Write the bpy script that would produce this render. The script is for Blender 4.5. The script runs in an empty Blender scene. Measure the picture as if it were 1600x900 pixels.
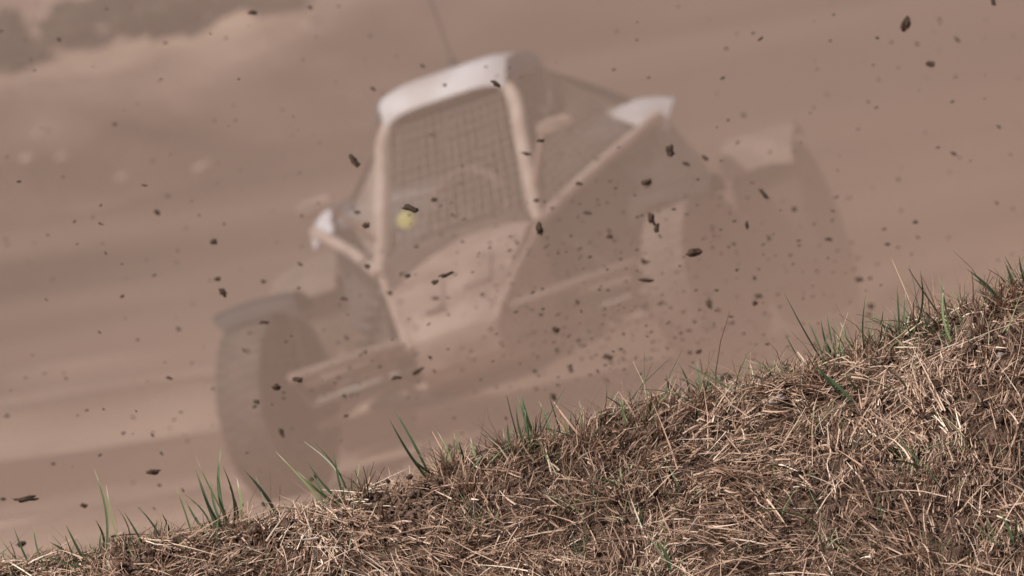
import bpy, bmesh, math, random
import numpy as np
from mathutils import Vector, Matrix, Euler, noise as mnoise
R = math.radians
random.seed(7); rng = np.random.default_rng(7)
S = bpy.context.scene
COL = S.collection

# ------------------------------------------------------------------ camera
H = 3.40                        # camera height above the track under the buggy
PITCH, ROLL, LENS = R(5.5), R(17.0), 300.0
f_ = Vector((0, math.cos(PITCH), -math.sin(PITCH)))
r0 = Vector((1, 0, 0)); u0 = r0.cross(f_)
cr = r0 * math.cos(ROLL) - u0 * math.sin(ROLL)
cu = r0 * math.sin(ROLL) + u0 * math.cos(ROLL)
cam_d = bpy.data.cameras.new('camera'); cam = bpy.data.objects.new('camera', cam_d); COL.objects.link(cam)
cam.matrix_world = Matrix(((cr.x, cu.x, -f_.x, 0), (cr.y, cu.y, -f_.y, 0), (cr.z, cu.z, -f_.z, H), (0, 0, 0, 1)))
cam_d.lens = LENS; cam_d.sensor_width = 36; cam_d.clip_start = 0.5; cam_d.clip_end = 6000
cam_d.dof.use_dof = True; cam_d.dof.focus_distance = 17.0; cam_d.dof.aperture_fstop = 7.9
S.camera = cam
S.render.resolution_x, S.render.resolution_y = 1024, 576
CAM = Vector((0, 0, H))
PX = 36.0 / 1600 / LENS
def at(px, py, Y):
    """a place in the world: photograph pixel (1600x900) at distance Y along y"""
    d = f_ + cr * ((px - 800) * PX) - cu * ((py - 450) * PX)
    return CAM + d * (Y / d.y)

# ------------------------------------------------------------------ light
SUN_EL, SUN_AZ = R(56), R(232)          # azimuth clockwise from +y: from behind-left of the camera
W = bpy.data.worlds.new('World'); S.world = W; W.use_nodes = True
wn = W.node_tree.nodes; wl = W.node_tree.links
sky = wn.new('ShaderNodeTexSky'); sky.sky_type = 'NISHITA'; sky.sun_disc = False
sky.sun_elevation = SUN_EL; sky.sun_rotation = SUN_AZ; sky.dust_density = 2.0
wn['Background'].inputs[1].default_value = 0.085
wl.new(sky.outputs[0], wn['Background'].inputs[0])
sl = bpy.data.lights.new('sun', 'SUN'); sl.energy = 4.4; sl.angle = R(0.53); sl.color = (1.0, 0.95, 0.88)
so = bpy.data.objects.new('sun', sl); COL.objects.link(so)
sd = Vector((math.sin(SUN_AZ) * math.cos(SUN_EL), math.cos(SUN_AZ) * math.cos(SUN_EL), math.sin(SUN_EL)))
so.rotation_euler = sd.to_track_quat('Z', 'Y').to_euler(); so.location = (0, 10, 30)
S.view_settings.view_transform = 'Standard'; S.view_settings.look = 'None'
S.view_settings.exposure = 0.0; S.view_settings.gamma = 1
S.cycles.use_denoising = True
S.cycles.volume_step_rate = 1.0; S.cycles.volume_bounces = 2; S.cycles.max_bounces = 6
S.cycles.volume_max_steps = 64

# ------------------------------------------------------------------ materials
def mat(name, col, rough=0.8, metal=0.0, col2=None, scale=8.0, bump=0.0, bscale=None, detail=6, tint=None, coord='Object', spec=0.3, trans=0.0):
    m = bpy.data.materials.new(name); m.use_nodes = True
    nt = m.node_tree; n = nt.nodes; l = nt.links; b = n['Principled BSDF']
    b.inputs['Base Color'].default_value = (*col, 1); b.inputs['Roughness'].default_value = rough
    b.inputs['Metallic'].default_value = metal; b.inputs['Specular IOR Level'].default_value = spec
    tc = n.new('ShaderNodeTexCoord')
    if col2 is not None:
        tx = n.new('ShaderNodeTexNoise'); tx.inputs['Scale'].default_value = scale; tx.inputs['Detail'].default_value = detail
        l.new(tc.outputs[coord], tx.inputs['Vector'])
        rp = n.new('ShaderNodeValToRGB'); rp.color_ramp.elements[0].position = .36; rp.color_ramp.elements[1].position = .64
        rp.color_ramp.elements[0].color = (*col, 1); rp.color_ramp.elements[1].color = (*col2, 1)
        l.new(tx.outputs['Fac'], rp.inputs[0]); l.new(rp.outputs[0], b.inputs['Base Color'])
    if tint:
        at_ = n.new('ShaderNodeAttribute'); at_.attribute_name = 'tint'
        rp = n.new('ShaderNodeValToRGB'); cr_ = rp.color_ramp
        while len(cr_.elements) < len(tint): cr_.elements.new(.5)
        for e, (p, c) in zip(cr_.elements, tint): e.position = p; e.color = (*c, 1)
        l.new(at_.outputs['Fac'], rp.inputs[0]); l.new(rp.outputs[0], b.inputs['Base Color'])
    if bump:
        t2 = n.new('ShaderNodeTexNoise'); t2.inputs['Scale'].default_value = bscale or scale * 4; t2.inputs['Detail'].default_value = 8
        l.new(tc.outputs[coord], t2.inputs['Vector'])
        bp = n.new('ShaderNodeBump'); bp.inputs['Strength'].default_value = bump; bp.inputs['Distance'].default_value = 0.02
        l.new(t2.outputs['Fac'], bp.inputs['Height']); l.new(bp.outputs[0], b.inputs['Normal'])
    return m
DUST = (0.42, 0.30, 0.24)
M = {}
M['white'] = mat('dusty_white_paint', (0.76, 0.76, 0.81), 0.5, col2=(0.58, 0.54, 0.53), scale=5, spec=.5)
M['panel'] = mat('dust_caked_panel', (0.48, 0.375, 0.315), 0.75, col2=(0.27, 0.20, 0.165), scale=6)
M['brown'] = mat('brown_cowl_nose_shade', (0.08, 0.062, 0.053), 0.7, col2=(0.15, 0.115, 0.096), scale=7)  # brown of the cowl, also the shade painted on the nose's left
M['frame'] = mat('dusty_pale_frame', (0.60, 0.49, 0.42), 0.55, col2=(0.46, 0.36, 0.30), scale=9)
M['tube'] = mat('dusty_tube', (0.52, 0.40, 0.33), 0.55, col2=(0.42, 0.32, 0.27), scale=9)
M['dark'] = mat('black_panel', (0.030, 0.030, 0.032), 0.55, col2=(0.055, 0.048, 0.045), scale=6)
M['grey'] = mat('grey_body_paint', (0.10, 0.105, 0.12), 0.4, col2=(0.16, 0.14, 0.135), scale=4, spec=.5)
M['rubber'] = mat('dusty_rubber', (0.085, 0.072, 0.064), 0.85, col2=(0.15, 0.12, 0.10), scale=12)
M['rubber_pale'] = mat('dirt_covered_rubber', (0.15, 0.115, 0.095), 0.9, col2=(0.10, 0.08, 0.068), scale=12)
M['rubber_dusty'] = mat('dust_coated_rubber', (0.28, 0.22, 0.185), 0.9, col2=(0.20, 0.155, 0.13), scale=12)
M['bumper'] = mat('dirty_bumper_tube', (0.27, 0.205, 0.17), 0.75, col2=(0.18, 0.14, 0.115), scale=9)
M['steel'] = mat('worn_steel', (0.30, 0.28, 0.27), 0.45, 0.8, col2=(0.22, 0.18, 0.16), scale=20)
M['net'] = mat('net_wire', (0.50, 0.41, 0.35), 0.6)
M['yellow'] = mat('yellow_plastic', (0.74, 0.74, 0.27), 0.5, col2=(0.62, 0.62, 0.25), scale=8)
M['suit'] = mat('dark_race_suit', (0.035, 0.035, 0.04), 0.9, col2=(0.06, 0.055, 0.055), scale=10)
M['helmet'] = mat('grey_helmet', (0.16, 0.14, 0.13), 0.35)
M['visor'] = mat('dark_visor', (0.02, 0.02, 0.022), 0.15)
M['soil_dark'] = mat('damp_clod_soil', (0.16, 0.10, 0.07), 0.95, col2=(0.07, 0.044, 0.03), scale=90, bump=.6, bscale=300)
M['soil_far'] = mat('dry_clod_soil', (0.14, 0.09, 0.065), 0.95, col2=(0.08, 0.05, 0.038), scale=90, bump=.6, bscale=300)
M['stone'] = mat('pale_stone', (0.42, 0.34, 0.29), 0.8, col2=(0.30, 0.24, 0.21), scale=60, bump=.4, bscale=200)
M['bush'] = mat('dark_scrub_leaf', (0.045, 0.044, 0.028), 0.8, col2=(0.09, 0.070, 0.048), scale=3)
M['twig'] = mat('scrub_twig', (0.09, 0.065, 0.05), 0.9)

# ------------------------------------------------------------------ object helpers
def link(name, me, m=None, parent=None, smooth=False):
    o = bpy.data.objects.new(name, me); COL.objects.link(o)
    if m: me.materials.append(m)
    if parent: o.parent = parent
    if smooth:
        me.polygons.foreach_set('use_smooth', [True] * len(me.polygons))
    return o
def tag(o, label=None, cat=None, group=None, kind=None):
    if label: o['label'] = label
    if cat: o['category'] = cat
    if group: o['group'] = group
    if kind: o['kind'] = kind
    return o
def mesh(name, v, f):
    me = bpy.data.meshes.new(name); me.from_pydata([tuple(p) for p in v], [], f); me.update(); return me
def empty(name, loc=(0, 0, 0)):
    o = bpy.data.objects.new(name, None); COL.objects.link(o); o.location = loc; o.empty_display_size = .1; return o
class MB:
    def __init__(s): s.v = []; s.f = []
    def add(s, v, f):
        k = len(s.v); s.v += [Vector(p) for p in v]; s.f += [tuple(i + k for i in q) for q in f]; return s
    def box(s, c, d, rot=(0, 0, 0)):
        e = Euler(rot).to_matrix(); c = Vector(c)
        v = [c + e @ Vector((x * d[0] / 2, y * d[1] / 2, z * d[2] / 2)) for x in (-1, 1) for y in (-1, 1) for z in (-1, 1)]
        return s.add(v, [(0, 1, 3, 2), (4, 6, 7, 5), (0, 4, 5, 1), (2, 3, 7, 6), (0, 2, 6, 4), (1, 5, 7, 3)])
    def tube(s, pts, r, n=10, sub=6, smooth=True):
        P = [Vector(p) for p in pts]
        if smooth and len(P) > 2:
            Q = []
            for i in range(len(P) - 1):
                a = P[max(i - 1, 0)]; b = P[i]; c = P[i + 1]; d = P[min(i + 2, len(P) - 1)]
                for k in range(sub):
                    t = k / sub
                    Q.append(.5 * ((2 * b) + (c - a) * t + (2 * a - 5 * b + 4 * c - d) * t * t + (3 * b - a - 3 * c + d) * t ** 3))
            Q.append(P[-1]); P = Q
        rr = r if isinstance(r, (list, tuple)) else [r, r]
        rings = []; up = None
        for i, p in enumerate(P):
            t = (P[min(i + 1, len(P) - 1)] - P[max(i - 1, 0)]).normalized()
            if up is None: up = t.orthogonal().normalized()
            up = (up - t * up.dot(t)).normalized(); w = t.cross(up)
            q = i / max(1, len(P) - 1); ra = rr[0] + (rr[-1] - rr[0]) * q
            rings.append([p + (up * math.cos(2 * math.pi * k / n) + w * math.sin(2 * math.pi * k / n)) * ra for k in range(n)])
        return s.loft(rings)
    def loft(s, rings, caps=True):
        n = len(rings[0]); v = [p for g in rings for p in g]; f = []
        for i in range(len(rings) - 1):
            for k in range(n):
                f.append((i * n + k, i * n + (k + 1) % n, (i + 1) * n + (k + 1) % n, (i + 1) * n + k))
        if caps: f.append(tuple(range(n))[::-1]); f.append(tuple((len(rings) - 1) * n + k for k in range(n)))
        return s.add(v, f)
    def lathe(s, prof, n=32, axis='x', c=(0, 0, 0)):
        c = Vector(c); rings = []
        for (h, r) in prof:
            g = []
            for k in range(n):
                a = 2 * math.pi * k / n; y = math.cos(a) * r; z = math.sin(a) * r
                g.append(c + (Vector((h, y, z)) if axis == 'x' else Vector((y, h, z)) if axis == 'y' else Vector((y, z, h))))
            rings.append(g)
        return s.loft(rings)
    def sheet(s, rows, th=0.008):
        """thick panel from a grid of points"""
        nr, nc = len(rows), len(rows[0]); P = [[Vector(p) for p in r] for r in rows]; top = []; bot = []
        for i in range(nr):
            for j in range(nc):
                du = P[min(i + 1, nr - 1)][j] - P[max(i - 1, 0)][j]; dv = P[i][min(j + 1, nc - 1)] - P[i][max(j - 1, 0)]
                nn = du.cross(dv); nn = nn.normalized() if nn.length > 1e-9 else Vector((0, 0, 1))
                top.append(P[i][j]); bot.append(P[i][j] - nn * th)
        N = nr * nc; f = []
        for i in range(nr - 1):
            for j in range(nc - 1):
                a = i * nc + j
                f.append((a, a + nc, a + nc + 1, a + 1)); f.append((N + a, N + a + 1, N + a + nc + 1, N + a + nc))
        for i in range(nr - 1):
            a = i * nc; f.append((a, N + a, N + a + nc, a + nc)); a += nc - 1; f.append((a, a + nc, N + a + nc, N + a))
        for j in range(nc - 1):
            a = j; f.append((a, a + 1, N + a + 1, N + a)); a = (nr - 1) * nc + j; f.append((a, N + a, N + a + 1, a + 1))
        return s.add(top + bot, f)
    def build(s, name, m, parent=None, smooth=True):
        o = link(name, mesh(name, s.v, s.f), m, parent, False)
        if smooth:
            bm = bmesh.new(); bm.from_mesh(o.data); bmesh.ops.recalc_face_normals(bm, faces=bm.faces)
            for q in bm.faces: q.smooth = True
            for e in bm.edges:
                if len(e.link_faces) == 2 and e.calc_face_angle(0) > R(38): e.smooth = False
            bm.to_mesh(o.data); bm.free()
        else:
            bm = bmesh.new(); bm.from_mesh(o.data); bmesh.ops.recalc_face_normals(bm, faces=bm.faces); bm.to_mesh(o.data); bm.free()
        return o

# ------------------------------------------------------------------ numpy noise
def vnoise(x, y, seed=0):
    xi = np.floor(x).astype(np.int64); yi = np.floor(y).astype(np.int64); xf = x - xi; yf = y - yi
    def h(a, b):
        n = (a * 374761393 + b * 668265263 + seed * 1442695041) & 0x7fffffff
        n = ((n ^ (n >> 13)) * 1274126177) & 0x7fffffff
        return ((n ^ (n >> 16)) & 0xffff) / 65535.0
    u = xf * xf * (3 - 2 * xf); v = yf * yf * (3 - 2 * yf)
    return (h(xi, yi) * (1 - u) + h(xi + 1, yi) * u) * (1 - v) + (h(xi, yi + 1) * (1 - u) + h(xi + 1, yi + 1) * u) * v - .5
def fbm(x, y, s, o=4, seed=0, g=.5):
    t = 0; a = 1
    for k in range(o): t = t + a * vnoise(x * s, y * s, seed + k * 17); s *= 2.03; a *= g
    return t
def sstep(a, b, x):
    t = np.clip((x - a) / (b - a), 0, 1); return t * t * (3 - 2 * t)

# ------------------------------------------------------------------ ground shape
YC = 17.0
CZ = H - YC * math.tan(PITCH)
CX = [-4.0, -2.2, -1.14, -.62, -.31, -.03, .24, .5, .70, .98, 1.3, 2.5, 4.0]
CO = [-.20, -.22, -.268, -.328, -.345, -.335, -.332, -.358, -.340, -.312, -.30, -.26, -.3]
def crest(x): return CZ + np.interp(x, CX, CO)
def bank(x, y):
    """the grassy bank in front: a rounded crest at y=17 that falls towards the camera and to the track"""
    d = YC - y
    front = -(np.sqrt((np.maximum(d, 0) * .72) ** 2 + .05 ** 2) - .05)
    back = -(np.sqrt((np.maximum(-d, 0) * .75) ** 2 + .12 ** 2) - .12)
    z = crest(x) + np.where(d > 0, front, back)
    z = np.where(y < 15.4, np.maximum(z, crest(x) - 1.05 + .45 * sstep(14.5, 4, y) + .40 * sstep(6, 1, y)), z)
    return z
def track(x, y):
    z = -0.05 * (y - 30) * sstep(24, 27, y) + .15 * (1 - sstep(24, 27, y))
    z = np.where(y > 33, -.15 - .05 * (1 - np.exp(-(y - 33) / 1.0)), z)
    q = x * .85 + y * .53                                   # ruts run towards the camera and to the right
    w = q + .6 * fbm(q, (y * .85 - x * .53) * .3, .3, 3, 5)
    amp = sstep(24, 27, y) * (1 - sstep(49, 52, y))
    z = z + amp * (.065 * np.sin(w * 5.3) + .04 * np.sin(w * 9.7 + 1.3) + .03 * fbm(w, y * .12, 3.0, 3, 9)) * np.where((np.abs(x - .3) < 1.5) & (y > 28.5) & (y < 32.8), .25, 1.0)
    z = z + .06 * fbm(q, (y * .85 - x * .53) * .16, .9, 4, 3) * sstep(23, 26, y)
    far = sstep(49, 62, y) * 1.9 + sstep(49.5, 51.5, y) * .35 + np.maximum(y - 62, 0) * .03
    far = far + sstep(49, 54, y) * (.30 * fbm(x, y, .55, 4, 11))
    return z + np.minimum(far, 9)
def terrain(x, y):
    b = bank(x, y); t = track(x, y)
    z = np.where(y < 22.5, np.maximum(b, np.where(y > 17, t, -99)), t)
    z = np.where(y < 17, b, z)
    return z
def grid(name, xs, ys, zf, m, **kw):
    X, Y = np.meshgrid(xs, ys); Z = zf(X, Y); nx, ny = len(xs), len(ys)
    me = bpy.data.meshes.new(name); V = np.stack([X, Y, Z], -1).reshape(-1, 3)
    i = (np.arange(ny - 1)[:, None] * nx + np.arange(nx - 1)[None, :]).reshape(-1)
    F = np.stack([i, i + 1, i + nx + 1, i + nx], -1)
    me.vertices.add(len(V)); me.vertices.foreach_set('co', V.reshape(-1))
    me.loops.add(F.size); me.loops.foreach_set('vertex_index', F.reshape(-1).astype(np.int32))
    me.polygons.add(len(F)); me.polygons.foreach_set('loop_start', (np.arange(len(F)) * 4).astype(np.int32))
    me.polygons.foreach_set('use_smooth', np.ones(len(F), bool)); me.update(calc_edges=True); me.validate()
    return link(name, me, m)
# track material
mt = bpy.data.materials.new('dusty_track_earth'); mt.use_nodes = True
n = mt.node_tree.nodes; l = mt.node_tree.links; b = n['Principled BSDF']; b.inputs['Roughness'].default_value = .95; b.inputs['Specular IOR Level'].default_value = .15
tc = n.new('ShaderNodeTexCoord'); m0 = n.new('ShaderNodeMapping'); m0.inputs['Rotation'].default_value = (0, 0, R(-32)); mp = n.new('ShaderNodeMapping'); mp.inputs['Scale'].default_value = (1.1, .07, .3)
l.new(tc.outputs['Object'], m0.inputs[0]); l.new(m0.outputs[0], mp.inputs[0])
t1 = n.new('ShaderNodeTexNoise'); t1.inputs['Scale'].default_value = 1.0; t1.inputs['Detail'].default_value = 5; l.new(mp.outputs[0], t1.inputs['Vector'])
t2 = n.new('ShaderNodeTexNoise'); t2.inputs['Scale'].default_value = .55; t2.inputs['Detail'].default_value = 7; l.new(tc.outputs['Object'], t2.inputs['Vector'])
r1 = n.new('ShaderNodeValToRGB'); r1.color_ramp.elements[0].position = .42; r1.color_ramp.elements[0].color = (.085, .048, .034, 1); r1.color_ramp.elements[1].position = .57; r1.color_ramp.elements[1].color = (.50, .37, .295, 1)
r2 = n.new('ShaderNodeValToRGB'); r2.color_ramp.elements[0].position = .35; r2.color_ramp.elements[0].color = (.22, .14, .105, 1); r2.color_ramp.elements[1].position = .65; r2.color_ramp.elements[1].color = (.50, .36, .28, 1)
l.new(t1.outputs[0], r1.inputs[0]); l.new(t2.outputs[0], r2.inputs[0])
mx = n.new('ShaderNodeMixRGB'); s9 = n.new('ShaderNodeSeparateXYZ'); l.new(tc.outputs['Object'], s9.inputs[0]); m9 = n.new('ShaderNodeMapRange'); m9.inputs[1].default_value = 47; m9.inputs[2].default_value = 52; m9.inputs[3].default_value = .15; m9.inputs[4].default_value = 1; l.new(s9.outputs[1], m9.inputs[0]); l.new(m9.outputs[0], mx.inputs[0]); l.new(r1.outputs[0], mx.inputs[1]); l.new(r2.outputs[0], mx.inputs[2]); sy = n.new('ShaderNodeSeparateXYZ'); l.new(tc.outputs['Object'], sy.inputs[0])
ad = n.new('ShaderNodeMath'); ad.operation = 'MULTIPLY_ADD'; ad.inputs[1].default_value = 7.0; l.new(t2.outputs[0], ad.inputs[0]); l.new(sy.outputs[1], ad.inputs[2])   # ragged edge of the damp racing line
ma = n.new('ShaderNodeMapRange'); ma.inputs[1].default_value = 39; ma.inputs[2].default_value = 44; l.new(ad.outputs[0], ma.inputs[0])
mb_ = n.new('ShaderNodeMapRange'); mb_.inputs[1].default_value = 57; mb_.inputs[2].default_value = 54; l.new(ad.outputs[0], mb_.inputs[0])
mm = n.new('ShaderNodeMath'); mm.operation = 'MULTIPLY'; l.new(ma.outputs[0], mm.inputs[0]); l.new(mb_.outputs[0], mm.inputs[1])
dk = n.new('ShaderNodeMixRGB'); dk.blend_type = 'MULTIPLY'; dk.inputs[2].default_value = (.30, .26, .24, 1); l.new(mm.outputs[0], dk.inputs[0]); l.new(mx.outputs[0], dk.inputs[1]); l.new(dk.outputs[0], b.inputs['Base Color'])
t3 = n.new('ShaderNodeTexNoise'); t3.inputs['Scale'].default_value = 4; t3.inputs['Detail'].default_value = 9; l.new(tc.outputs['Object'], t3.inputs['Vector'])
bp = n.new('ShaderNodeBump'); bp.inputs['Strength'].default_value = .8; bp.inputs['Distance'].default_value = .12; l.new(t3.outputs[0], bp.inputs['Height']); l.new(bp.outputs[0], b.inputs['Normal'])

def lin(a, b, n): return list(np.linspace(a, b, n, endpoint=False))
xs = np.array([-3000, -1200, -500, -200, -90, -50, -30, -20, -15] + lin(-12, -7, 20) + lin(-7, 8, 150) + lin(8, 13, 20) + [13, 17, 25, 40, 80, 200, 500, 1200, 3000])
ys = np.array([-3000, -1000, -300, -100, -40, -20, -10] + lin(-5, 14, 24) + lin(14, 19, 60) + lin(19, 25, 30) + lin(25, 52, 300) + lin(52, 70, 80) + [70, 74, 80, 90, 110, 150, 250, 500, 1000, 2000, 5000])
g = grid('ground', xs, ys, lambda x, y: terrain(x, y) - np.where((np.abs(x) < 2) & (y > 15.2) & (y < 18.2), .05, 0), mt)
tag(g, 'dusty brown dirt race track with soft wheel ruts', kind='structure')
# the soil of the bank, finely modelled
def bank_fine(x, y):
    z = bank(x, y)
    z = z + .048 * fbm(x, y, 5, 3, 21) * (1 - .55 * np.exp(-((y - YC) / .12) ** 2)) + .032 * fbm(x, y, 20, 4, 22, .6)
    e = sstep(1.65, 1.95, np.abs(x)) + sstep(15.55, 15.25, y) + sstep(17.95, 18.15, y)
    return z - .07 * np.clip(e, 0, 1)
msoil = mat('dry_bank_soil', (.065, .038, .026), .95, col2=(.22, .14, .10), scale=28, bump=.9, bscale=160, spec=.1)
g2 = grid('bank', np.linspace(-2, 2, 500), np.linspace(15.2, 18.2, 380), bank_fine, msoil)
tag(g2, 'earth bank in the foreground under the dry cut grass', kind='structure')

# ------------------------------------------------------------------ straw and grass strips
def strips(name, P, D, L, Wd, curve, tint, m, seg=3, tip=.25, side=None):
    """P base, D direction, L length, Wd width, curve = bend vector per strand; each strand a folded strip"""
    N = len(P)
    if side is None:
        rv = rng.normal(size=(N, 3)); side = np.cross(D, rv)
    side = side / np.linalg.norm(side, axis=1, keepdims=True)
    nrm = np.cross(side, D); nrm /= np.linalg.norm(nrm, axis=1, keepdims=True) + 1e-9
    V = np.zeros((N, seg + 1, 3, 3))
    for k in range(seg + 1):
        t = k / seg
        c = P + D * (L * t)[:, None] + curve * (t * t)
        w = Wd * (1 - (1 - tip) * t ** 1.5) * .5
        V[:, k, 0] = c - side * w[:, None]; V[:, k, 1] = c + nrm * (w * .55)[:, None]; V[:, k, 2] = c + side * w[:, None]
    base = (np.arange(N) * (seg + 1) * 3)[:, None, None]
    k = np.arange(seg)[None, :, None] * 3
    q1 = np.concatenate([base + k, base + k + 1, base + k + 4, base + k + 3], 2)
    q2 = q1 + 1
    F = np.concatenate([q1, q2], 1).reshape(-1, 4)
    me = bpy.data.meshes.new(name); V = V.reshape(-1, 3)
    me.vertices.add(len(V)); me.vertices.foreach_set('co', V.reshape(-1))
    me.loops.add(F.size); me.loops.foreach_set('vertex_index', F.reshape(-1).astype(np.int32))
    me.polygons.add(len(F)); me.polygons.foreach_set('loop_start', (np.arange(len(F)) * 4).astype(np.int32))
    me.update(calc_edges=True)
    a = me.attributes.new('tint', 'FLOAT', 'POINT'); a.data.foreach_set('value', np.repeat(tint, (seg + 1) * 3).astype(np.float32))
    return link(name, me, m)
STRAW = [(0, (.06, .032, .020)), (.25, (.21, .120, .076)), (.55, (.46, .292, .200)), (.82, (.69, .505, .375)), (1, (.86, .71, .57))]
mstraw = mat('dry_straw', (.4, .3, .2), .6, tint=STRAW, spec=.35)
GREEN = [(0, (.055, .085, .040)), (.5, (.115, .165, .070)), (.8, (.24, .29, .12)), (1, (.50, .46, .33))]
mgreen = mat('grass_blade', (.06, .1, .04), .5, tint=GREEN, spec=.4)
def unit(v): return v / np.linalg.norm(v, axis=1, keepdims=True)
def surf(x, y, lift=0): return np.stack([x, y, bank_fine(x, y) + lift], -1)
BARE = [(650, 775, .10, .07), (395, 825, .07, .05), (215, 890, .06, .05), (1555, 640, .08, .10), (1010, 640, .05, .03)]
BARE = [(on[0], on[1], a_, b2) for on, a_, b2 in ((at(px_, py_, YC - .05), a_, b2) for px_, py_, a_, b2 in BARE)]
def bare(x, y):                              # places where the crumbly soil shows through
    m_ = np.zeros(np.shape(x), bool)
    for bx, by, a_, b2 in BARE: m_ |= ((x - bx) / a_) ** 2 + ((y - by) / b2) ** 2 < 1 + 1.2 * vnoise(x * 30, y * 30, 4)
    return m_
def litter(name, N, Lm, Ls, W0, W1, lift, elev, tmean, tsd, dirbias=0., m=mstraw, yr=(15.9, 17.35), seg=3, bend=.25):
    x = rng.uniform(-1.45, 1.35, N); y = rng.uniform(yr[0], yr[1], N)
    # lying direction swirls over the bank
    base = 1.6 * fbm(x, y, 3.0, 3, 40) * math.pi + 1.0
    ang = np.where(rng.random(N) < dirbias, base + rng.normal(0, .28, N), rng.uniform(0, 2 * math.pi, N))
    el = np.abs(rng.normal(0, elev, N))
    L = np.clip(rng.lognormal(math.log(Lm), Ls, N), .006, .28)
    patch = fbm(x, y, 7, 3, 60) * .48 + fbm(x, y, 2.0, 2, 61) * .18
    hole = (fbm(x, y, 11, 3, 90) < -.20) | bare(x, y)
    sel = ~(hole & (rng.random(N) < .55)); x, y, ang, el, L, patch = x[sel], y[sel], ang[sel], el[sel], L[sel], patch[sel]; N = len(x)
    e = .01; zx = (bank(x + e, y) - bank(x - e, y)) / (2 * e); zy = (bank(x, y + e) - bank(x, y - e)) / (2 * e)
    D = np.stack([np.cos(ang), np.sin(ang), zx * np.cos(ang) + zy * np.sin(ang) + np.tan(np.clip(el, 0, 1.3))], -1); D = unit(D)
    P = surf(x, y, rng.uniform(0, lift, N)) - D * (L * .3)[:, None]
    cv = rng.normal(0, bend, (N, 3)) * L[:, None]; cv[:, 2] -= .15 * L
    tint = np.clip(rng.normal(tmean, tsd, N) + patch, 0, 1)
    return strips(name, P, D, L, rng.uniform(W0, W1, N), cv, tint, m, seg)
o = litter('straw_litter', 70000, .031, .45, .0016, .0042, .024, .36, .42, .22, .5)
tag(o, 'matted layer of short brown cut straw covering the bank', 'straw', kind='stuff')
o = litter('long_straw', 6500, .082, .42, .0019, .0042, .036, .22, .57, .18, .65, bend=.12)
tag(o, 'longer pale dry grass stalks lying over the matted straw', 'straw', kind='stuff')
o = litter('straw_fibre', 9000, .040, .5, .0007, .0014, .034, .5, .42, .22, .35, seg=5, bend=.55)
tag(o, 'fine curly dry grass fibres tangled through the straw', 'straw', kind='stuff')
# upright stubble in clumps: thick along the crest, scattered on the face of the bank
def clumps(name, nc, per, spread, Lm, W0, W1, tmean, m, yf, tsd=.15, lean=.35, xr=(-1.4, 1.3), bend=.25):
    cx = rng.uniform(xr[0], xr[1], nc); cy = yf(nc)
    k = rng.integers(per[0], per[1], nc); idx = np.repeat(np.arange(nc), k); N = len(idx)
    off = rng.normal(0, spread, (N, 2)); x = cx[idx] + off[:, 0]; y = cy[idx] + off[:, 1]
    cl = rng.normal(0, lean * .7, (nc, 2))[idx]
    D = unit(np.stack([off[:, 0] / spread * .22 + cl[:, 0] + rng.normal(0, lean * .4, N) + .08, off[:, 1] / spread * .2 + cl[:, 1] + rng.normal(0, lean * .4, N), np.ones(N)], -1))
    sz = rng.uniform(.6, 1.4, nc)[idx]; L = np.clip(rng.lognormal(math.log(Lm), .35, N) * sz, .008, .2)
    L = L * np.where((x < -.25) & (y > 16.8), .68, 1.0)
    P = surf(x, y, -.004); cv = rng.normal(0, bend, (N, 3)) * L[:, None]; cv[:, 2] = -np.abs(cv[:, 2])
    tint = np.clip(rng.normal(tmean, tsd, N) + rng.normal(0, .12, nc)[idx], 0, 1)
    return strips(name, P, D, L, rng.uniform(W0, W1, N), cv, tint, m, 3, .3)
o = clumps('dry_stubble', 520, (8, 30), .014, .032, .0014, .0036, .42, mstraw, lambda n: rng.uniform(16.0, 17.25, n))
tag(o, 'clumps of short upright brown grass stubble on the bank', 'stubble', kind='stuff')
o = clumps('crest_stubble', 420, (10, 40), .010, .046, .0020, .0052, .40, mstraw, lambda n: YC + rng.normal(.03, .06, n))
tag(o, 'fringe of upright dry grass stubble along the crest of the bank', 'stubble', kind='stuff')
o = clumps('sparse_green_grass', 520, (2, 7), .012, .055, .0020, .0046, .58, mgreen, lambda n: rng.uniform(16.1, 17.15, n), tsd=.25, lean=.6, bend=.35)
tag(o, 'thin scattered green grass shoots growing through the straw', 'grass', kind='stuff')

o = clumps('crest_green_grass', 240, (2, 7), .011, .062, .0020, .0044, .50, mgreen, lambda n: YC + rng.normal(.02, .05, n), tsd=.25, lean=.5, bend=.3)
tag(o, 'short green grass shoots mixed into the stubble along the crest', 'grass', kind='stuff')
o = clumps('flattened_grass', 230, (16, 46), .018, .055, .0013, .0032, .50, mstraw, lambda n: rng.uniform(16.0, 17.1, n), tsd=.14, lean=2.6, bend=.3)
tag(o, 'flattened clumps of combed dry grass lying down the bank', 'dry grass', kind='stuff')
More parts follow.
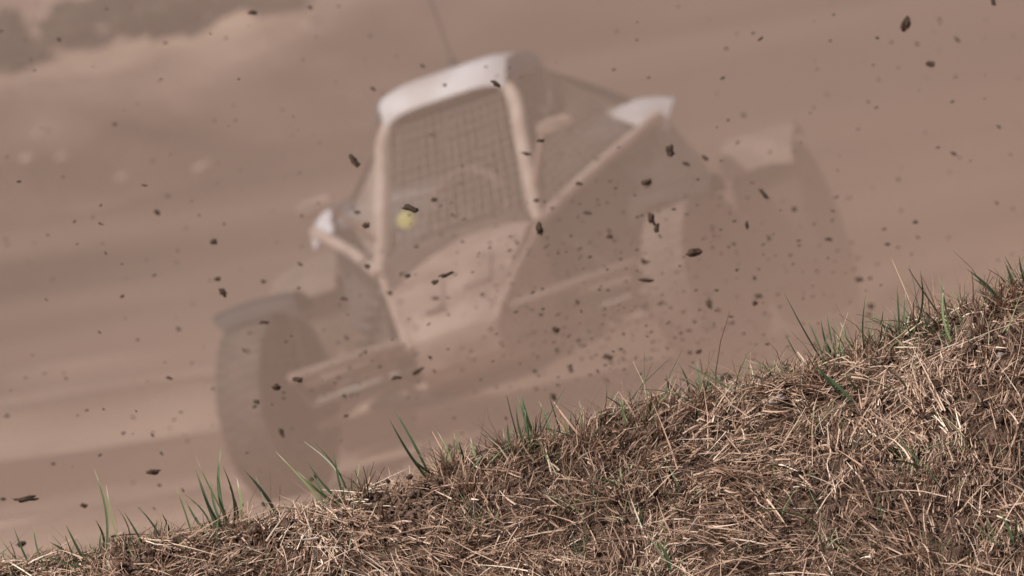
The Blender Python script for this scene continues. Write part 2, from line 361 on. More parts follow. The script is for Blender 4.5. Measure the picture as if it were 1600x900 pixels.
# soil crumbs between the straw (one mass)
def crumb_mesh(N, name, big=False):
    base = [Vector(p) for p in ((1, 0, 0), (-1, 0, 0), (0, 1, 0), (0, -1, 0), (0, 0, 1), (0, 0, -1))]
    B = np.array([list(p) for p in base]); T = np.array([(0, 2, 4), (2, 1, 4), (1, 3, 4), (3, 0, 4), (2, 0, 5), (1, 2, 5), (3, 1, 5), (0, 3, 5)])
    x = rng.uniform(-1.45, 1.35, N); y = rng.uniform(15.9, 17.3, N)
    keep = bare(x, y) if big else fbm(x, y, 4, 3, 80) > -.15; x = x[keep]; y = y[keep]; N = len(x)
    s = np.clip(rng.lognormal(math.log(.0055 if big else .0035), .5, N), .0015, .016)
    V = B[None] * s[:, None, None] * rng.uniform(.55, 1.25, (N, 6, 3)) + rng.normal(0, .15, (N, 6, 3)) * s[:, None, None]
    V = V + surf(x, y, .006)[:, None, :]
    F = (T[None] + (np.arange(N) * 6)[:, None, None]).reshape(-1, 3)
    me = bpy.data.meshes.new(name); V = V.reshape(-1, 3)
    me.vertices.add(len(V)); me.vertices.foreach_set('co', V.reshape(-1)); me.loops.add(F.size); me.loops.foreach_set('vertex_index', F.reshape(-1).astype(np.int32))
    me.polygons.add(len(F)); me.polygons.foreach_set('loop_start', (np.arange(len(F)) * 3).astype(np.int32)); me.update(calc_edges=True)
    return link(name, me, msoil)
mcrumb = mat('dry_soil_crumb', (.17, .105, .075), .95, col2=(.30, .20, .15), scale=70, bump=.8, bscale=300, spec=.1)
ob_ = crumb_mesh(60000, 'soil_clumps', True); ob_.data.materials.clear(); ob_.data.materials.append(mcrumb)
tag(ob_, 'crumbly clumps of bare dry soil showing through the straw', 'soil', kind='stuff')
tag(crumb_mesh(14000, 'soil_crumbs'), 'loose crumbs of dry soil between the straw', 'soil', kind='stuff')

# ------------------------------------------------------------------ green tufts on the crest (blades one by one)
def blade(parent, b_, t_, Y, w=.0045, tone=None, bend=None):
    p0 = at(b_[0], b_[1], Y); p1 = at(t_[0], t_[1], Y + random.uniform(-.03, .03))
    zg = float(bank_fine(np.array([p0.x]), np.array([p0.y]))[0])
    d = p1 - p0; L = d.length; d.normalize()
    for _ in range(40):                                     # root the blade in the soil
        if p0.z <= float(bank_fine(np.array([p0.x]), np.array([p0.y]))[0]): break
        p0 = p0 - Vector((d.x * .15, d.y * .1, 1)) * .004
    L = (p1 - p0).length; d = (p1 - p0).normalized()
    sd_ = Vector((random.uniform(.6, 1), random.uniform(-.8, .8), 0)); sd_ = (sd_ - d * sd_.dot(d)).normalized()
    nn = sd_.cross(d); bd = bend if bend is not None else random.uniform(-.11, .11)
    v = []; f = []; seg = 9
    for k in range(seg + 1):
        t = k / seg; c = p0.lerp(p1, t) + sd_ * (math.sin(t * math.pi) * L * bd) + nn * (math.sin(t * math.pi) * L * .04)
        ww = w * .54 * (1 - t ** 3.0) * (.75 + .35 * math.sin(t * 2.4)) + .0003
        v += [c - sd_ * ww, c - nn * ww * .45, c + sd_ * ww]
        if k: a = (k - 1) * 3; f += [(a, a + 1, a + 4, a + 3), (a + 1, a + 2, a + 5, a + 4)]
    inv = parent.location
    me = mesh('blade', [p - inv for p in v], f)
    a = me.attributes.new('tint', 'FLOAT', 'POINT'); tn = tone if tone is not None else random.uniform(.05, .6)
    a.data.foreach_set('value', np.array([min(1, tn + (.35 if (i // 3) >= seg - 1 and tone != 0 else 0)) for i in range(len(v))], np.float32))
    return link('blade', me, mgreen, parent, True)
TUFTS = [
 ('thin green blades at the far left end of the bank in the corner', [((50,881),(22,825)),((52,897),(0,840)),((22,900),(0,856)),((75,897),(52,820)),((40,900),(8,872))]),
 ('short green tuft with low arching blades beside the small grey stone', [((131,869),(103,820)),((110,866),(77,847)),((150,880),(90,893),.004,.7),((128,880),(66,868))]),
 ('lone tall upright green blade above the left end of the bank', [((153,822),(147,733)),((157,862),(149,812)),((156,850),(158,832))]),
 ('pale slender grass tuft with one long blade leaning left', [((197,872),(166,758),.0035,.75),((178,865),(175,835)),((196,840),(185,795),.003,.85)]),
 ('green tuft of leaning blades between the pale one and the big clump', [((228,856),(194,800)),((253,844),(216,792)),((258,838),(253,802)),((246,855),(246,812)),((240,868),(200,852)),((243,850),(233,832))]),
 ('largest dense clump of tall dark green blades on the left crest', [((334,806),(306,734),.006),((353,822),(312,756),.006),((347,766),(305,712)),((355,809),(345,700),.007),((370,806),(370,747),.006,.7),((319,816),(290,781)),((295,822),(274,759)),((345,800),(329,752)),((350,790),(349,730),.005),((361,800),(358,760)),((322,806),(288,772)),((378,806),(381,784))]),
 ('single broad dark green blade leaning left out of the crest', [((428,787),(381,734),.0075,.25),((470,815),(438,782),.005)]),
 ('loose tuft of crossing pale green blades right of the broad blade', [((535,751),(491,691),.004,.3),((522,738),(478,718)),((478,716),(431,706),.003,.8),((531,782),(464,736),.005,.75),((549,782),(508,756),.006,.85),((532,755),(522,705)),((545,790),(478,748)),((510,770),(486,740)),((541,800),(531,785)),((520,716),(475,690),.003,.95),((551,765),(550,740))]),
 ('pair of long straight dark green blades leaning left', [((669,733),(613,636),.0055,.15),((664,729),(609,656),.006,.2),((679,738),(648,717)),((690,760),(655,728)),((672,725),(645,720),.004)]),
 ('small pale green blades just right of the leaning pair', [((729,716),(709,676),.004,.5),((745,712),(735,683),.005,.7),((701,713),(684,675),.003,.8),((722,710),(717,690))]),
 ('compact upright clump of green blades in the middle of the crest', [((820,678),(808,618),.005,.3),((822,678),(814,616),.005,.15),((838,671),(816,620),.005,.1),((798,689),(793,656),.005,.3),((816,678),(806,632)),((826,674),(820,640))]),
 ('short green tuft right of the upright clump', [((851,667),(842,627),.004,.55),((873,667),(858,618),.0035,.3),((895,662),(893,640)),((881,667),(878,655)),((902,668),(908,632),.003,.7)]),
 ('thin pale blade bending right above the crest', [((917,657),(948,597),.003,.75),((912,660),(905,625),.003,.9),((935,655),(938,640))]),
 ('short bright green blade standing alone in brown stubble', [((983,657),(973,622),.006,.6),((988,660),(978,640))]),
 ('tuft of separate upright blades left of the pale stone', [((1049,626),(1041,585),.006,.3),((1072,618),(1060,566),.005,.75),((1097,618),(1089,564),.005,.4),((1128,599),(1101,564),.002,.5),((1116,612),(1109,590)),((1075,650),(1045,630),.007,.85),((1090,655),(1070,636),.006,.8)]),
 ('low arching green blades spreading left beside the pale stone', [((1253,577),(1212,555)),((1252,590),(1200,568),.004),((1248,580),(1163,561),.003,.8),((1240,596),(1213,570)),((1200,570),(1165,584),.004,.7),((1262,590),(1230,566)),((1235,592),(1198,574))]),
 ('wide fan of long green blades leaning left over the crest', [((1288,550),(1225,457),.004,.3),((1285,563),(1257,492)),((1310,547),(1283,500)),((1313,563),(1292,485),.0045),((1267,560),(1223,513),.0035,.75),((1337,547),(1313,503)),((1309,565),(1290,528),.006,.4),((1302,562),(1286,535),.006,.5),((1270,560),(1262,548)),((1312,560),(1306,520),.004,.7)]),
 ('green blades lying down the bank below the wide fan', [((1330,610),(1272,575),.007,.25),((1352,620),(1322,585),.006,.4),((1322,615),(1268,560),.006,.2),((1345,635),(1310,600),.006,.5)]),
 ('single thin upright green blade right of the wide fan', [((1348,543),(1353,460),.0035,.35),((1355,545),(1357,525),.005)]),
 ('pair of upright green blades with a low one leaning left', [((1402,517),(1402,445),.004,.2),((1405,510),(1415,453),.004,.5),((1392,532),(1368,493),.005,.4),((1372,533),(1380,485),.004,.2),((1393,520),(1392,478),.002,.6),((1415,525),(1406,500))]),
 ('tall pale edged upright blade standing beside the pair', [((1427,523),(1438,423),.0055,.35),((1423,525),(1422,487),.004,.8),((1429,528),(1425,505),.006,.6)]),
 ('two close upright blades with browned tips further right', [((1477,510),(1466,427),.0045,.45),((1483,520),(1475,448),.004,.7),((1480,523),(1513,523),.006,.2),((1497,520),(1493,508),.006,.6)]),
 ('thick dark double blade leaning left near the right edge', [((1567,472),(1510,420),.0075,.15),((1563,471),(1517,433),.005,.3)]),
 ('green tuft at the right edge on top of the bank', [((1580,450),(1570,408),.005,.2),((1599,440),(1570,400),.004,.2),((1602,436),(1592,398),.005,.4),((1603,450),(1585,420))]),
 ('green shoot leaning left on the lower bank face', [((1045,890),(1028,845),.007,.4),((1047,893),(1010,832),.004,.9)]),
 ('long thin green blades lying across the right side of the bank', [((1500,690),(1400,730),.004,.85),((1470,745),(1385,715),.005,.3),((1455,760),(1395,690),.004,.4),((1440,720),(1400,680),.004,.3)]),
 ('small green patch of short blades near the lower right corner', [((1570,830),(1540,805),.006,.5),((1575,835),(1562,800),.006,.4),((1580,838),(1588,800),.005,.5),((1565,840),(1520,815),.005,.6),((1590,835),(1600,815),.006,.4)]),
]
for lab, bl in TUFTS:
    bx = sum(q[0][0] for q in bl) / len(bl); by = sum(q[0][1] for q in bl) / len(bl)
    # distance at which that pixel meets the bank
    Yb = YC + .02
    if by > 885 - bx * .285 + 45:
        for Y in np.linspace(17.2, 15.6, 200):
            p = at(bx, by, Y)
            if p.z >= bank(np.array([p.x]), np.array([p.y]))[0]: continue
        for Y in np.linspace(15.6, 17.3, 300):
            p = at(bx, by, Y)
            if p.z < bank(np.array([p.x]), np.array([p.y]))[0] + .01: Yb = Y; break
    root = empty('grass_tuft', at(bx, by, Yb)); tag(root, lab, 'grass tuft', 'green grass tufts on the bank')
    for q in bl:
        blade(root, q[0], q[1], Yb + random.uniform(-.03, .03), q[2] if len(q) > 2 else random.uniform(.0035, .005), q[3] if len(q) > 3 else None)

# ------------------------------------------------------------------ stones and clods lying on the bank
def lump_mesh(name, seed, sub=3, amp=.35, sc=1.6):
    bm = bmesh.new(); bmesh.ops.create_icosphere(bm, subdivisions=sub, radius=1); o_ = Vector((seed * 3.7, seed * 1.3, 0))
    for v in bm.verts:
        k = mnoise.noise(v.co * sc + o_) * amp * 1.6 + mnoise.noise(v.co * sc * 2.7 + o_) * amp * .7 + mnoise.noise(v.co * sc * 7 + o_) * amp * .25
        v.co *= 1 + k
    me = bpy.data.meshes.new(name); bm.to_mesh(me); bm.free(); return me
def on_bank(px, py):
    for Y in np.linspace(15.6, 17.3, 400):
        p = at(px, py, Y)
        if p.z < bank_fine(np.array([p.x]), np.array([p.y]))[0] + .004: return p
    return at(px, py, 17.0)
for i, (px, py, s, w_, lab, m) in enumerate([
    (180, 882, 16, 1.5, 'small grey brown stone at the left end of the bank', 'stone'),
    (1565, 556, 12, 1.3, 'pale stone on the bank near the right edge', 'stone'),
    (1195, 592, 20, 1.3, 'pale lump of dry earth on the crest beside arching blades', 'stone'),
    (1215, 625, 16, 1.4, 'flat pale stone half buried just below the crest', 'stone'),
    (640, 745, 9, 1.0, 'small dark round clod on the crest left of the leaning blades', 'soil_far'),
    (605, 752, 8, 1.0, 'tiny brown clod on the crest left of the small dark one', 'soil_far'),
    (1535, 632, 15, 1.2, 'dark earth clod in a hollow of the straw near the right edge', 'soil_dark')]):
    me = lump_mesh('stone', 40 + i, 3, .3); o = link('stone' if m == 'stone' else 'dirt_clod', me, M[m], None, True)
    o.location = on_bank(px, py); k = s * 17 * PX * .6; o.scale = (k * w_, k, k * .75); o.rotation_euler = (0, .2, i)
    tag(o, lab, 'stone' if m == 'stone' else 'clod', 'stones and clods lying on the bank')

# ------------------------------------------------------------------ the race buggy
# local frame: x to the buggy's left (image right), y to its rear, z up, origin on the ground under the front axle
PSI = R(9.5)
root = empty('race_buggy', (-.095, 30.0, .02))
tag(root, 'dust covered off-road race buggy with white roof and netted windows sliding towards the bank', 'race buggy')
root.rotation_euler = (R(-3.0), R(-2.5), -PSI)
T_A = (.248, .64, 1.170)      # top of windscreen
B_A = (.295, -.10, .69)       # foot of windscreen
def sx(p, s): return (p[0] * s, p[1], p[2])
# floor and tub
MB().sheet([[(x, y, .20 if abs(x) < .38 else .26) for x in (-.42, -.2, 0, .2, .42)] for y in (-.5, 0, .6, 1.2, 1.9)], .02).build('floor_pan', M['dark'], root)
# nose: lofted body from tip to cowl
def nsec(y, hw, zb, zs, zt, n=16):
    g = []
    for k in range(n + 1):
        t = -1 + 2 * k / n; g.append(Vector((hw * t, y, zs + (zt - zs) * (1 - abs(t) ** 5))))
    g += [Vector((hw * 1.02, y + .01, zs - .03)), Vector((hw * .92, y + .02, zb)), Vector((-hw * .92, y + .02, zb)), Vector((-hw * 1.02, y + .01, zs - .03))]
    return g
nose = MB().loft([nsec(-.79, .13, .36, .405, .415), nsec(-.785, .155, .33, .425, .445), nsec(-.66, .185, .29, .505, .52), nsec(-.45, .225, .25, .595, .615), nsec(-.25, .265, .22, .67, .695), nsec(-.08, .290, .20, .715, .745)])
nz = nose.build('nose_panel', M['panel'], root)
MB().sheet([[(x * .27, y, .70 + .05 * (1 - abs(x) ** 3) + z) for x in (-1, -.5, 0, .5, 1)] for y, z in ((-.08, 0), (.12, .01), (.3, -.03))], .012).build('dashboard', M['dark'], root)
# nose side creases
for s in (-1, 1):
    MB().tube([(s * .155, -.795, .425), (s * .19, -.66, .49), (s * .23, -.45, .565), (s * .268, -.25, .625), (s * .30, -.09, .68)], .014).build('nose_edge_tube', M['tube'], root)
# windscreen frame, one continuous rounded loop
wf = []
def lerp3(a, b, t): return tuple(a[i] + (b[i] - a[i]) * t for i in range(3))
A0, A1 = sx(B_A, -1), sx(T_A, -1); C0, C1 = B_A, T_A
for s in (-1, 1):
    a, c = sx(B_A, s), sx(T_A, s)
    MB().tube([lerp3(a, c, -.03), lerp3(a, c, .3), lerp3(a, c, .62), lerp3(a, c, .86), (s * .205, .665, 1.185), (s * .14, .67, 1.192)], .027).build('windscreen_pillar', M['frame'], root)
MB().tube([(-.15, .67, 1.192), (0, .672, 1.194), (.15, .67, 1.192)], .024).build('windscreen_header', M['frame'], root)
def nose_top(x, y):
    ys_ = (-.66, -.45, -.25, -.08); hw = np.interp(y, ys_, (.185, .225, .265, .290)); a = np.interp(y, ys_, (.505, .595, .67, .715)); t = np.interp(y, ys_, (.52, .615, .695, .745))
    return a + (t - a) * (1 - min(1, abs(x / hw)) ** 5)
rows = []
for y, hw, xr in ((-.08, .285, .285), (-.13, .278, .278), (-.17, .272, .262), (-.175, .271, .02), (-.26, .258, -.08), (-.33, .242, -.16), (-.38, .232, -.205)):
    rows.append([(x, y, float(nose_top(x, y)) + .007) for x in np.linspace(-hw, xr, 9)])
MB().sheet(rows, .006).build('cowl_and_nose_shade', M['brown'], root)  # cowl strip; its left triangle is shade painted onto the nose
for (x, y, a, q) in ((.10, -.48, .3, .05), (-.06, -.58, -.2, .035)):      # shallow scoops in the nose
    rows = [[(x + u * q, y + v * .10, float(nose_top(x, y + v * .10)) + .006 + .012 * (1 - abs(u)) * (1 - abs(v))) for u in (-1, -.5, 0, .5, 1)] for v in (-1, -.5, 0, .5, 1)]
    MB().sheet(rows, .004).build('nose_scoop', M['panel'], root)
for (x, y) in ((-.2, -.5), (.2, -.5), (-.15, -.72), (.15, -.72), (-.24, -.3), (.24, -.3)):
    MB().lathe([(0, .011), (.006, .010), (.009, .004)], 10, 'z', (x * .95, y, float(nose_top(x * .95, y)) + .001)).build('panel_fastener', M['dark'], root)
# firewall behind the driver, filling the cage to the shoulders
MB().sheet([[(x * w, y, z + dz * abs(x)) for x in (-1, -.6, 0, .6, 1)] for w, y, z, dz in ((.272, 1.12, 1.165, 0), (.40, 1.15, 1.08, 0), (.60, 1.20, .90, 0), (.52, 1.2, .6, 0), (.44, 1.2, .24, 0))], .012).build('firewall', M['dark'], root)
for s in (-1, 1):
    MB().sheet([[sx((.28, 1.10, 1.172), s), sx((.45, 1.16, 1.04), s), sx((.60, 1.25, .905), s)], [sx((.36, 1.36, 1.06), s), sx((.47, 1.42, .985), s), sx((.56, 1.50, .895), s)], [sx((.46, 1.62, .92), s), sx((.50, 1.62, .89), s), sx((.52, 1.64, .86), s)]], .01).build('quarter_panel', M['dark'], root)
MB().sheet([[(-.235, 1.11, 1.17), (0, 1.11, 1.185), (.235, 1.11, 1.17)], [(-.33, 1.36, 1.045), (0, 1.36, 1.06), (.33, 1.36, 1.045)], [(-.46, 1.63, .915), (0, 1.63, .93), (.46, 1.63, .915)]], .01).build('engine_cover', M['dark'], root)
# windscreen net: woven wires in the plane of the screen
def net(name, quad, nu, nv, r=.0022, sag=.0):
    mb = MB(); a, b_, c, d = [Vector(q) for q in quad]      # a-b bottom, d-c top
    nn = (b_ - a).cross(d - a).normalized()
    P = lambda u, v: (a.lerp(b_, u)).lerp(d.lerp(c, u), v) + nn * (sag * math.sin(u * math.pi) * math.sin(v * math.pi) + .0015 * math.sin(u * 37 + v * 23))
    for i in range(nu + 1): mb.tube([P(i / nu + .004 * math.sin(i * 5 + q), q / 6) for q in range(7)], r, 4, 1, False)
    for j in range(nv + 1): mb.tube([P(q / 6, j / nv + .004 * math.sin(j * 7 + q)) for q in range(7)], r, 4, 1, False)
    return tag(mb.build(name, M['net'], root), kind='stuff')
lo = .30
net('windscreen_net', [lerp3(A0, A1, lo - .18), lerp3(C0, C1, lo - .18), C1, A1], 17, 13, .0023, -.012)
# cage: roof rails, hoops, rear stays
RB = (.275, 1.10, 1.180)
for s in (-1, 1):
    MB().tube([sx((.225, .66, 1.185), s), sx((.262, .86, 1.19), s), sx(RB, s)], .019).build('roof_rail', M['tube'], root)
    MB().tube([sx(RB, s), sx((.33, 1.35, 1.06), s), sx((.46, 1.62, .93), s), sx((.50, 1.72, .80), s)], .019).build('rear_stay', M['tube'], root)
    MB().tube([sx((.235, 1.09, 1.18), s), sx((.33, 1.10, .95), s), sx((.38, 1.12, .60), s), sx((.38, 1.12, .25), s)], .019).build('main_hoop_leg', M['dark'], root)
    # shoulder beam from windscreen foot out to the rear pod
    MB().tube([sx((.305, -.10, .685), s), sx((.46, .38, .775), s), sx((.67, .93, .875), s)], .021).build('shoulder_beam', M['frame'], root)
    MB().tube([sx((.29, -.12, .66), s), sx((.34, .3, .58), s), sx((.38, .9, .50), s)], .016).build('side_tube', M['dark'], root)
MB().tube([sx(RB, -1), (0, 1.085, 1.195), RB], .019).build('roof_crossbar', M['tube'], root)
# roof panel: white, with a dropped front lip
rows = []
for y, z, hw in ((.575, 1.186, .222), (.578, 1.194, .230), (.60, 1.228, .236), (.625, 1.252, .238), (.655, 1.264, .240), (.85, 1.268, .252), (1.02, 1.258, .262), (1.12, 1.235, .272)):
    rows.append([(hw * t, y + .015 * abs(t) ** 3, z - .032 * abs(t) ** 6) for t in np.linspace(-1, 1, 17)])
MB().sheet(rows, .014).build('roof_panel', M['white'], root)
for s in (-1, 1):
    MB().sheet([[sx((.245 + (y - .59) * .07, y, z), s), sx((.268 + (y - .59) * .07, y + .01, z - .035), s), sx((.272 + (y - .59) * .07, y + .02, z - .075), s)] for y, z in ((.59, 1.21), (.66, 1.25), (.85, 1.258), (1.04, 1.24))], .008).build('roof_side_trim', M['grey'], root)
# side nets
for s in (-1, 1):
    net('side_net', [sx((.315, -.06, .72), s), sx((.60, 1.30, .90), s), sx((.295, 1.14, 1.165), s), sx((.252, .66, 1.16), s)], 18, 13, .0023, .0)
# side panels (dark door skins)
for s in (-1, 1):
    rows = [[sx(p, s) for p in r] for r in (
        [(.30, -.10, .67), (.335, -.10, .50), (.345, -.10, .34), (.32, -.12, .22)],
        [(.345, .3, .72), (.39, .3, .55), (.40, .3, .36), (.36, .3, .22)],
        [(.42, .75, .76), (.45, .75, .58), (.46, .75, .38), (.40, .75, .22)],
        [(.46, 1.1, .80), (.52, 1.1, .62), (.54, 1.1, .40), (.44, 1.1, .22)])]
    MB().sheet(rows, .012).build('side_panel', M['dark'], root)
    # sill nerf tube
    MB().tube([sx((.42, .12, .30), s), sx((.58, .30, .31), s), sx((.68, .8, .32), s), sx((.66, 1.22, .33), s), sx((.48, 1.36, .33), s)], .019).build('nerf_bar', M['tube'], root)
    # radiator pod / rear bodywork
    def rsec(y, top, sh, mid, bot):
        return [Vector(sx(p, s)) for p in ((.20, y, top - .015), (.36, y, top), (sh - .05, y, top - .015), (sh, y, top - .05), (mid, y, .66), (mid + .02, y, .50), (bot, y, .34), (.30, y, .30))]
    MB().loft([rsec(.98, .88, .60, .60, .50), rsec(1.0, .91, .63, .64, .56), rsec(1.2, .945, .64, .68, .62), rsec(1.42, .935, .60, .70, .62), rsec(1.62, .88, .54, .60, .5), rsec(1.72, .80, .46, .5, .42)]).build('rear_body_panel', M['grey'], root)
    # white cap on the shoulder
    rows = []
    for y, z, w0, w1 in ((.90, .885, .56, .655), (.96, .925, .50, .665), (1.08, .955, .44, .672), (1.24, .972, .42, .67), (1.40, .965, .40, .63), (1.52, .93, .38, .57)):
        w0 = w0 if s > 0 else w1 - .09
        rows.append([sx((w0 + .03 + (w1 - w0) * t, y, z - .028 - .045 * t ** 3), s) for t in np.linspace(0, 1, 6)])
    MB().sheet(rows, .012).build('shoulder_cap', M['white'], root)
    # intake louvre behind the driver
    MB().box((s * .50, .965, .80), (.17, .02, .10)).build('air_intake', M['dark'], root)
# engine between the pods
e_ = MB(); e_.box((0, 1.55, .48), (.44, .42, .36)); e_.box((0, 1.5, .72), (.30, .30, .12))
for k in range(6): e_.box((0, 1.38 + k * .05, .80), (.26, .012, .06))
e_.build('engine', M['steel'], root, False)
MB().tube([(.14, 1.6, .60), (.25, 1.9, .60), (.20, 2.1, .66)], .035).build('exhaust_pipe', M['steel'], root)
MB().tube([(-.5, 1.95, .34), (-.3, 2.1, .36), (.3, 2.1, .36), (.5, 1.95, .34)], .018).build('rear_bumper', M['tube'], root)
# front bumper

for s in (-1, 1):
    MB().tube([(s * .175, -.66, .445), (s * .30, -.68, .455), (s * .50, -.64, .455), (s * .64, -.52, .45)], .021).build('bumper_tube', M['bumper'], root)
    MB().tube([(s * .175, -.60, .335), (s * .34, -.62, .335), (s * .48, -.58, .335), (s * .60, -.50, .335)], .014).build('bumper_tube', M['rubber'], root)
    MB().tube([(s * .30, -.68, .455), (s * .3, -.62, .335), (s * .24, -.45, .26)], .013, 8, 4, False).build('bumper_strut', M['bumper'], root)
    MB().tube([(s * .64, -.53, .455), (s * .60, -.50, .335)], .014, 8, 4, False).build('bumper_strut', M['rubber'], root)
    MB().tube([(s * .62, -.50, .40), (s * .40, -.20, .40), (s * .30, -.05, .38)], .014, 8, 4, False).build('bumper_strut', M['bumper'], root)
    # suspension
    wx = .70
    for z0, z1 in ((.26, .24), (.44, .40)):
        MB().tube([(s * .24, -.20, z0), (s * wx, 0, z1), (s * .26, .22, z0)], .017, 8, 4, False).build('wishbone', M['tube'], root)
    sh = MB().tube([(s * .27, .02, .70), (s * .58, .0, .30)], .014, 10, 4, False).build('shock_absorber', M['steel'], root)
    c = MB(); pts = []
    for k in range(90):
        t = k / 89; a = t * 2 * math.pi * 8; q = Vector((s * (.30 + .22 * t), .015, .66 - .28 * t)); dx = Vector((.58 * s - .27 * s, 0, -.4)).normalized(); n1 = Vector((0, 1, 0)); n2 = dx.cross(n1)
        pts.append(q + (n1 * math.cos(a) + n2 * math.sin(a)) * .034)
    c.tube(pts, .006, 5, 1, False).build('coil_spring', M['dark'], sh)
    MB().tube([(s * .20, -.1, .33), (s * wx, -.10, .33)], .010, 8, 4, False).build('tie_rod', M['steel'], root)
    for z0, z1 in ((.26, .24), (.42, .40)):
        MB().tube([(s * .34, 1.45, z0), (s * .72, 1.7, z1), (s * .34, 1.85, z0)], .016, 8, 4, False).build('trailing_arm', M['tube'], root)
    # front mudguards
    rows = []
    for k in range(10):
        a = R(74 + k * 6); rows.append([(s * (.74 + w) + (.035 * s), -math.cos(a) * .36 + .0, .330 + math.sin(a) * .352 - s * (.74 + w) * .044 + .015 * (1 - (w / .17) ** 2)) for w in (-.15, -.075, 0, .075, .15)])
    p_ = rows[0]; rows.insert(0, [(q[0] * .985, q[1] - .012, q[2] - .025) for q in p_]); rows.insert(0, [(q[0] * .96, q[1] - .018, q[2] - .045 - (.05 if abs(q[0]) < .70 else 0)) for q in p_])
    MB().sheet(rows, -.01).build('mudguard', M['dark'], root)
    MB().tube([(s * .70, .02, .42), (s * .68, .03, .60), (s * .70, .0, .725)], .012, 8, 4, False).build('mudguard_stay', M['steel'], root)
    # rear mudguards: squared dirt-caked plates
    rows = []
    for y, z in ((1.40, .60), (1.42, .625), (1.50, .665), (1.66, .705), (1.82, .72), (1.98, .68)):
        rows.append([(s * (.88 + w), y, z - s * .8 * .044 - (.02 if w > .12 else 0)) for w in (-.13, -.06, 0, .06, .125, .14)])
    MB().sheet(rows, -.012).build('rear_mudguard', M['panel'] if s > 0 else M['bumper'], root)
    # mirrors
    st = MB().tube([(s * .305, .03, .80), (s * .36, -.01, .90), (s * .40, -.03, .965)], .012, 8).build('mirror_stalk', M['tube'], root)
    mr = MB(); g = []
    for d_, k_ in ((-.030, .75), (-.022, 1.0), (.012, 1.0), (.022, .9)):
        g.append([Vector((s * (.455 + .068 * k_ * math.copysign(abs(math.cos(t)) ** .6, math.cos(t))), d_ - .03, .985 + .027 * k_ * math.copysign(abs(math.sin(t)) ** .6, math.sin(t)))) for t in np.linspace(0, 2 * math.pi, 20, endpoint=False)])
    mo = mr.loft(g).build('mirror', M['panel'], root)
    MB().box((s * .455, -.004, .985), (.115, .006, .04)).build('mirror_glass', M['steel'], mo, False)
    # bright bracket in front of rear wheel
    MB().tube([(s * .66, 1.22, .33), (s * .76, 1.30, .36), (s * .80, 1.31, .42)], .020).build('side_bracket', M['tube'], root)
# small round yellow lamp left of the cowl
lamp = MB().lathe([(-.03, .012), (-.028, .028), (-.01, .033), (.01, .033), (.016, .028)], 20, 'y', (-.150, -.09, .835)).build('yellow_lamp', M['yellow'], root)
tag(lamp, 'small round yellow lamp at the foot of the windscreen')
# seat and steering wheel
MB().sheet([[(x, y, z) for x in (-.2, -.17, -.08, .08, .17, .2)] for y, z in ((.62, .34), (.8, .28), (1.0, .28), (1.08, .42), (1.14, .7), (1.16, .95))], .03).build('seat', M['dark'], root)
MB().tube([(.0 + .135 * math.cos(a), .36 + .05 * math.sin(a), .80 + .125 * math.sin(a)) for a in np.linspace(0, 2 * math.pi, 25)], .013, 8, 1, False).build('steering_wheel', M['bumper'], root)
MB().tube([(0, .36, .80), (0, .1, .70)], .014, 8, 1, False).build('steering_column', M['steel'], root)
# antenna
an = MB().tube([(.01, .98, 1.25), (.008, .99, 1.31)], [.026, .018], 10, 2, False); an.tube([(.008, .99, 1.31), (.0, 1.01, 1.70), (-.03, 1.05, 2.1)], [.006, .004], 6)
an.build('antenna', M['dark'], root)
# wheels
def wheel(x, y, r, w, side, steer, camber, mtyre):
    wr = empty('wheel', (x + .01, y, r - .01 - x * .044)); wr.parent = root; wr.rotation_euler = (random.uniform(0, 3), 0, 0)
    wr.rotation_mode = 'ZYX'; wr.rotation_euler = (random.uniform(0, 1), camber, steer)
    h = w / 2; ri = r * .52
    prof = [(-h * .72, ri), (-h * .95, ri + .02), (-h * 1.02, r * .74), (-h * .99, r * .93), (-h * .90, r * .98), (-h * .4, r * .99), (0, r * .99), (h * .4, r * .99), (h * .90, r * .98), (h * .99, r * .93), (h * 1.02, r * .74), (h * .95, ri + .02), (h * .72, ri)]
    ty = MB().lathe(prof, 48).build('tyre', mtyre, wr)
    tr = MB(); nb = 44
    for k in range(nb):
        for j, off in ((-.62, 0), (-.05, .5), (.62, .25)):
            a = 2 * math.pi * (k + off) / nb
            tr.box((h * j, math.cos(a) * r * .975, math.sin(a) * r * .975), (w * .30, 2 * math.pi * r / nb * .6, r * .05), (a - math.pi / 2, 0, 0))
    tag(tr.build('tread_blocks', mtyre, ty, False), kind='stuff')
    sgn = side
    rim = MB().lathe([(-h * .74, ri * .97), (-h * .74, ri * .9), (-h * .4, ri * .84), (h * .4, ri * .84), (h * .74, ri * .9), (h * .74, ri * .97), (h * .5, ri), (-h * .5, ri)], 32).build('rim', M['steel'], wr)
    dk = MB().lathe([(sgn * h * .30, .001), (sgn * h * .34, ri * .3), (sgn * h * .2, ri * .6), (sgn * h * .3, ri * .86), (sgn * h * .26, ri * .86), (sgn * h * .12, ri * .5), (sgn * h * .1, .001)], 24).build('wheel_disc', M['bumper'], rim)
    MB().lathe([(sgn * h * .33, .03), (sgn * h * .6, .028), (sgn * h * .62, .001)], 14).build('hub', M['steel'], wr)
    return wr
wheel(-.83, 0, .33, .19, -1, R(-14), R(7), M['rubber'])
wheel(.765, 0, .325, .175, 1, R(-16), R(0), M['rubber_dusty'])
wheel(-.84, 1.70, .325, .27, -1, 0, R(1), M['rubber_pale'])
wheel(.89, 1.70, .325, .27, 1, 0, R(-2), M['rubber_pale'])

